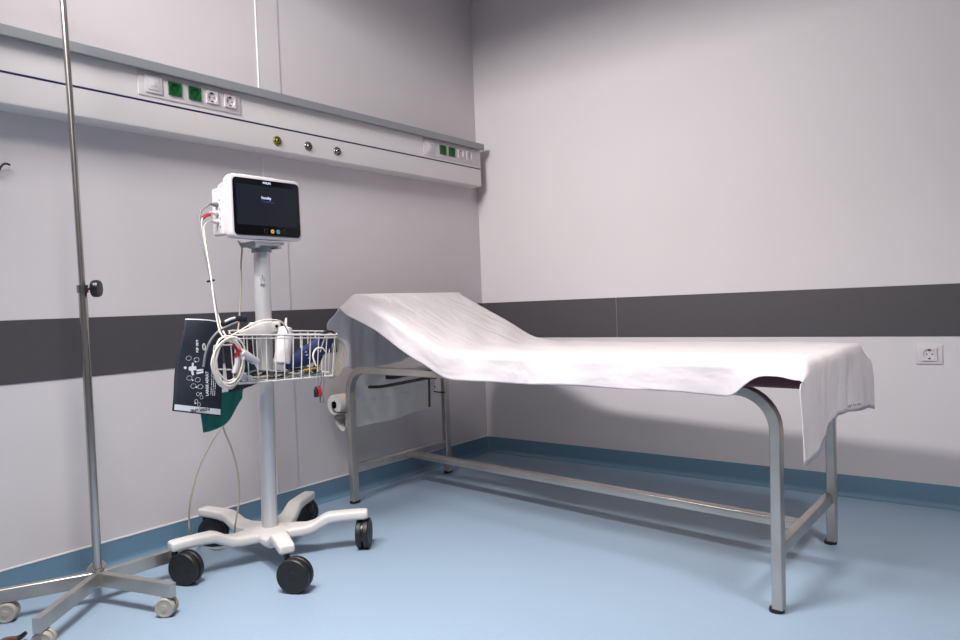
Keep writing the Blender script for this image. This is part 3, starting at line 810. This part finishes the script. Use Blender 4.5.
# mattress
BF_, BR_ = -.043, .668          # front and back edge of the upholstery
HG = .655                        # hinge position along the table
ZB, ZT = .640, .712
bm = bmesh.new(); box(bm, (HG, BF_, ZB), (2.012, BR_, ZT), .010, 3); shear(bm); link('seat_cushion', bm, M_maroon, tb, smooth=50)
ang = 25.0; LH = .56
bm = bmesh.new(); box(bm, (-LH, BF_, 0), (-.004, BR_, ZT-ZB), .010, 3)
bmesh.ops.transform(bm, matrix=Matrix.Translation((HG, 0, ZB)) @ Matrix.Rotation(R(ang), 4, 'Y'), verts=bm.verts); shear(bm)
link('back_cushion', bm, M_maroon, tb, smooth=50)
for b in (.12, WB-.12):
    bm = bmesh.new(); box(bm, (-LH+.05, b-.015, -.018), (-.02, b+.015, -.001), .002)
    bmesh.ops.transform(bm, matrix=Matrix.Translation((HG, 0, ZB)) @ Matrix.Rotation(R(ang), 4, 'Y'), verts=bm.verts); shear(bm)
    link('headrest_rail', bm, M_dark, tb, smooth=50)
# ratchet rods below the headrest
YR = -1.10
bm = bmesh.new(); a0, a1 = PY(369, 387, YR), PY(385, 386, YR); a2 = PY(427, 378, YR); a3 = PY(436, 377.5, YR)
tube(bm, smooth_path([a0, a1, a2, a3], 8), .0075, 10); link('ratchet_rod', bm, M_dark, tb, smooth=60)
bm = bmesh.new(); tube(bm, [PY(429, 376, YR), PY(429.5, 407, YR)], .005, 10); link('release_lever', bm, M_dark, tb, smooth=60)
bm = bmesh.new(); p = PY(387, 376, -1.0); q_ = PY(416, 376, -1.0); prism(bm, [(p.x, p.z-.014), (p.x+.05, p.z-.014), (q_.x, p.z+.012), (p.x, p.z+.018)], .99, 1.01, Matrix.Rotation(R(90), 4, 'X')); link('hinge_bracket', bm, M_dark, tb)
bm = bmesh.new(); yb = O.y+WB-.03
tube(bm, smooth_path([PY(445, 392.5, yb), PY(437, 392, yb), PY(433, 390.5, yb), PY(434.5, 387, yb), PY(435, 386, yb)]), .004, 8); link('roll_hook', bm, M_dark, tb, smooth=60)

# ------------------------------------------------------------------ paper roll
pr0 = P(334, 405, .085); pr1 = Vector((.085, -.62, pr0.z))
roll = thing('paper_roll', 'white couch paper roll hanging below the head end of the table', 'paper roll', pr0)
bm = bmesh.new()
lathe(bm, [(.018, 0), (.0475, 0), (.0475, pr1.y-pr0.y), (.018, pr1.y-pr0.y), (.018, 0)], 32, axis_m(pr0, (0, 1, 0)))
link('rolled_paper', bm, M_paper, roll, smooth=40)
bm = bmesh.new(); tube(bm, [pr0+Vector((0, .002, 0)), pr1-Vector((0, .002, 0))], .0185, 20); link('cardboard_core', bm, M_cardboard, roll, smooth=40)
bm = bmesh.new(); tube(bm, [pr0-Vector((0, .012, 0)), pr0+Vector((0, .05, 0))], .005, 10)
tube(bm, smooth_path([pr0-Vector((0, .012, 0)), pr0+Vector((.02, -.015, -.028)), pr0+Vector((.055, .02, -.035)), (.145, O.y, .425)]), .003, 8)
link('hanger_wire', bm, M_dark, roll, smooth=50)
bm = bmesh.new(); g = []
for j in range(21):
    v = j/20; row = []
    for i in range(31):
        u = i/30; y = pr0.y+.03+(pr1.y-pr0.y-.03)*u
        # path: leaves the roll, sags, comes back up towards the mattress
        if v < .5:
            t = v/.5; x = .085-.047*math.cos(t*1.2)-.0+.05*t*t; z = pr0.z+.02-.145*math.sin(t*PI/2)
        else:
            t = (v-.5)/.5; x = .118+.03*t; z = pr0.z-.125+.255*t**1.3
        zz = z+.022*u*(1-abs(2*v-1))
        nn = noise.noise(Vector((u*7, v*4, 1.3)))*.018+noise.noise(Vector((u*19, v*9, 4.3)))*.008*(1-u)
        row.append(bm.verts.new((x+nn, y, zz+.004*math.sin(u*9))))
    g.append(row)
for j in range(20):
    for i in range(30): bm.faces.new((g[j][i], g[j][i+1], g[j+1][i+1], g[j+1][i]))
link('loose_paper', bm, M_paper, roll, smooth=60)

# ------------------------------------------------------------------ bed sheet
def ss(x): x = max(0, min(1, x)); return x*x*(3-2*x)
def head_line(s):
    """centre line of the sheet top; s measured from the hinge, negative towards the head"""
    off = .006
    c, s_ = math.cos(R(ang)), math.sin(R(ang))
    zt = ZT+off
    flat = (HG+s, zt)
    up = (HG+.004+s*c, zt+.004-s*s_)
    k = ss((s+.13)/.26)
    return (flat[0]*k+up[0]*(1-k), flat[1]*k+up[1]*(1-k)+.010*math.exp(-(s/.10)**2))
S_HEAD = -.585; S_FOOT = 2.008-HG
HD, FD = .37, .20
NS, NT = 170, 74
bm = bmesh.new(); g = []
hang_b = .10
W0 = BR_-BF_
for i in range(NS+1):
    s = (S_HEAD-HD)+(S_FOOT+FD-(S_HEAD-HD))*i/NS
    row = []
    for j in range(NT+1):
        # cross parameter: t<0 front overhang, 0..1 top, >1 back overhang
        tt = j/NT
        if tt < .2: w = 1-tt/.2; b = BF_-.006; side = -1
        elif tt > .86: w = (tt-.86)/.14; b = BR_+.006; side = 1
        else: w = 0; b = BF_-.006+(W0+.012)*(tt-.2)/.66; side = 0
        ub = (b-BF_)/W0
        # front overhang length
        fl = .094+.003*math.sin(s*5+1)+.002*math.sin(s*17+1)
        lift = ss((s-(S_FOOT-.20))/.12)
        fl = fl*(1-lift)+.048*lift+.012*ss((s-(S_FOOT-.05))/.05)
        if s < S_HEAD: fl = .098*(1-.75*ss((S_HEAD-s-.13)/.10))
        if side > 0: fl = .075
        w *= fl
        if s > S_FOOT:            # foot drape
            q = (s-S_FOOT)/FD
            drop = {True: 1}[True]
            maxd = .212+.062*max(0, 1-max(0, ub)/.50)**1.5+.030*ss((ub-.60)/.4)+.004*math.sin(ub*11)
            d = q*maxd
            a0, z0 = head_line(S_FOOT)
            rr = .022
            if d < rr*1.57: th = d/rr; a = a0+rr*math.sin(th); z = z0-rr*(1-math.cos(th))
            else: a = a0+rr; z = z0-rr-(d-rr*1.57)
            fold = .003*math.sin(ub*13+.6)+.0012*math.sin(ub*37)+.004*math.sin(ub*6+2)-.013*math.exp(-((ub-.72)/.05)**2)
            a += (fold+.002)*ss(d/.15)
            bb_ = b
            if side: 
                kb = ss(d/.07); bb_ = b+side*(w*(.55+.30*kb)+.004); z -= .010*(1-kb)+w*(.65-.47*kb); a += (.010*w/.075 if side > 0 else -.012*w/.06)*ss(d/.08)
            if side >= 0: bb_ += .006*ss((ub-.8)/.2)*q ; a += .004*ss((ub-.82)/.15)*ss(d/.1)
            if side <= 0: bb_ -= .006*math.sin(q*5)*(1 if side else ss(1-ub*4))
            p = (a, bb_, z)
        elif s < S_HEAD:          # head drape
            q = (S_HEAD-s)/HD
            a0, z0 = head_line(S_HEAD)
            d = q*(.375+.02*math.sin(ub*6))
            rr = .03
            th = min(d/rr, 1.15)
            a = a0-rr*math.sin(th)*.9; z = z0-rr*(1-math.cos(th))*.9
            e = max(0, d-rr*1.15)
            slope = .52*math.exp(-e/.16)
            a -= .105*(1-math.exp(-e/.10)); z -= e*.93
            fold = .012*math.sin(ub*13+1)+.010*math.sin(ub*29)+.006*math.sin(ub*51)
            a += fold*ss(e/.2)
            bb_ = b
            if side > 0: bb_ = b+w*.8; z -= w*.35
            if side < 0:
                ku = 1-ss(e/.2)*.5; bb_ = b-w*.92*ku; z -= w*(.62-.3*ss(e/.15)); a += -.25*w*ss(e/.06)
            if side <= 0: bb_ -= .020*ss(e/.12)*ss(1-e/.3)*ss(1-ub*5)
            p = (a, bb_, z)
        else:
            a, z = head_line(s)
            # gentle rounding at the long edges
            ed = 0
            if side == 0:
                for dist in (b-BF_+.006, BR_+.006-b):
                    if dist < .03: ed += .010*(1-dist/.03)**2
                z -= ed
                z += .0035*noise.noise(Vector((s*5, b*7, 0)))+.0018*noise.noise(Vector((s*16, b*13, 3)))
                lowl = math.exp(-((s-.02)/.28)**2)
                z += .0045*lowl*math.sin((s*1.0+b*.8)*26)*ss(b*4+.3)
            else:
                z -= .010
            bb_ = b
            if side:
                k = min(1, w/.012)
                vert = (0 if side > 0 else lift)
                hk_ = ss((S_HEAD+.16-s)/.16)*.7
                bb_ = b+side*(w*(vert*.55+hk_)+.004*k+.006*math.sin(s*17+side)*w/.1+.004*noise.noise(Vector((s*9, w*20, 7))))
                z -= w*(1-.35*vert-.3*hk_)
            if lift and side <= 0 and side == 0: pass
            p = (a, bb_, z)
        row.append(bm.verts.new(Bd(*p)))
    g.append(row)
for i in range(NS):
    for j in range(NT): bm.faces.new((g[i][j], g[i][j+1], g[i+1][j+1], g[i+1][j]))
sh = link('bed_sheet', bm, M_sheet, smooth=180, loc=Bd(1.0, .33, ZT))
s_ = sh.modifiers.new('t', 'SOLIDIFY'); s_.thickness = .0022; s_.offset = 1
sh.data.update()
tag(sh, 'white cotton sheet draped over the examination table and its raised headrest', 'sheet')
# grey stitched mark near the hem of the foot drape
from mathutils.bvhtree import BVHTree
_o = sh.location
bvh = BVHTree.FromPolygons([v.co+_o for v in sh.data.vertices], [list(p.vertices) for p in sh.data.polygons])
def on_sheet(px, py):
    d = ray((px, py)).normalized(); h = bvh.ray_cast(CP, d)
    return h[0]-d*.009 if h[0] else None
for pts in (((848, 407.5), (849.3, 405), (850.5, 407), (851.5, 404)), ((852.5, 406), (853.8, 403.6), (855, 406), (856, 403.5)), ((857, 405.3), (858.5, 403), (859.8, 405), (861, 403.2))):
    q_ = [on_sheet(*p) for p in pts]
    if all(q_):
        bm = bmesh.new(); tube(bm, q_, .0011, 5); link('stitched_mark', bm, M_grime, sh)

# ------------------------------------------------------------------ brown cord on the floor, bottom left
cord = thing('floor_cord', 'brown cord with a dark plug lying on the floor beside the drip stand', 'cord', PZ(10, 639, .01))
bm = bmesh.new(); tube(bm, smooth_path([(.12, -3.05, .008), (.22, -2.90, .008), PZ(-12, 645, .010), PZ(6, 639.5, .012), PZ(19, 638.2, .012)]), .007, 10); link('cord_sheath', bm, M_brown, cord, smooth=60)
bm = bmesh.new(); tube(bm, smooth_path([PZ(18, 638.3, .012), PZ(22, 636, .016), PZ(26, 632.5, .024)]), lambda t: .0085-.003*t, 12); link('plug', bm, M_blackp, cord, smooth=60)

# ------------------------------------------------------------------ lighting
def area(name, loc, rot, sx, sy, power, color=(1, 1, 1), spread=180):
    L = bpy.data.lights.new(name, 'AREA'); L.shape = 'RECTANGLE'; L.size = sx; L.size_y = sy; L.energy = power; L.color = color; L.spread = R(spread)
    o = bpy.data.objects.new(name, L); C.objects.link(o); o.location = loc; o.rotation_euler = rot; return o
lt = thing('ceiling_light', 'long white ceiling light panel behind the camera', 'ceiling light', (.95, -3.2, CZ))
bm = bmesh.new(); box(bm, (.40, -3.60, CZ-.025), (2.10, -2.50, CZ-.0005), .004); link('light_housing', bm, M_fascia, lt, smooth=40)
def aimed(name, loc, at, *k, **kw):
    o = area(name, loc, (0, 0, 0), *k, **kw); d = Vector(at)-Vector(loc); o.rotation_euler = d.to_track_quat('-Z', 'Y').to_euler(); return o
LC = (1.0, .968, .955)
aimed('lamp_main', (.90, -3.3, CZ-.06), (.93, 0, .98), .9, .28, 47, LC, spread=98)
area('fill_down', (1.45, -2.75, CZ-.035), (0, 0, 0), .9, .36, 40, LC, spread=96)  # added downward fill to brighten the floor
area('fill_room', (1.0, -1.5, CZ-.02), (0, 0, 0), 1.0, .8, 4, LC, 180)  # added weak overhead fill for ambient light, no fixture of its own
area('fill_side', (2.9, -4.3, CZ-.02), (0, 0, 0), .6, .6, 14, (.97, .98, 1), 180)  # unseen fill added to lift surfaces facing right
aimed('fill_drape', (3.3, -2.1, CZ-.03), (2.2, -1.0, .6), .5, .5, 12, LC, spread=58)  # added out-of-view fill aimed at the sheet's foot drape to brighten it
w = bpy.data.worlds.new('w'); bpy.context.scene.world = w; w.use_nodes = True
w.node_tree.nodes['Background'].inputs[0].default_value = (.8, .83, .9, 1); w.node_tree.nodes['Background'].inputs[1].default_value = .3
vs = bpy.context.scene.view_settings
vs.view_transform = 'Standard'; vs.look = 'None'; vs.exposure = 0.0; vs.gamma = 1.0
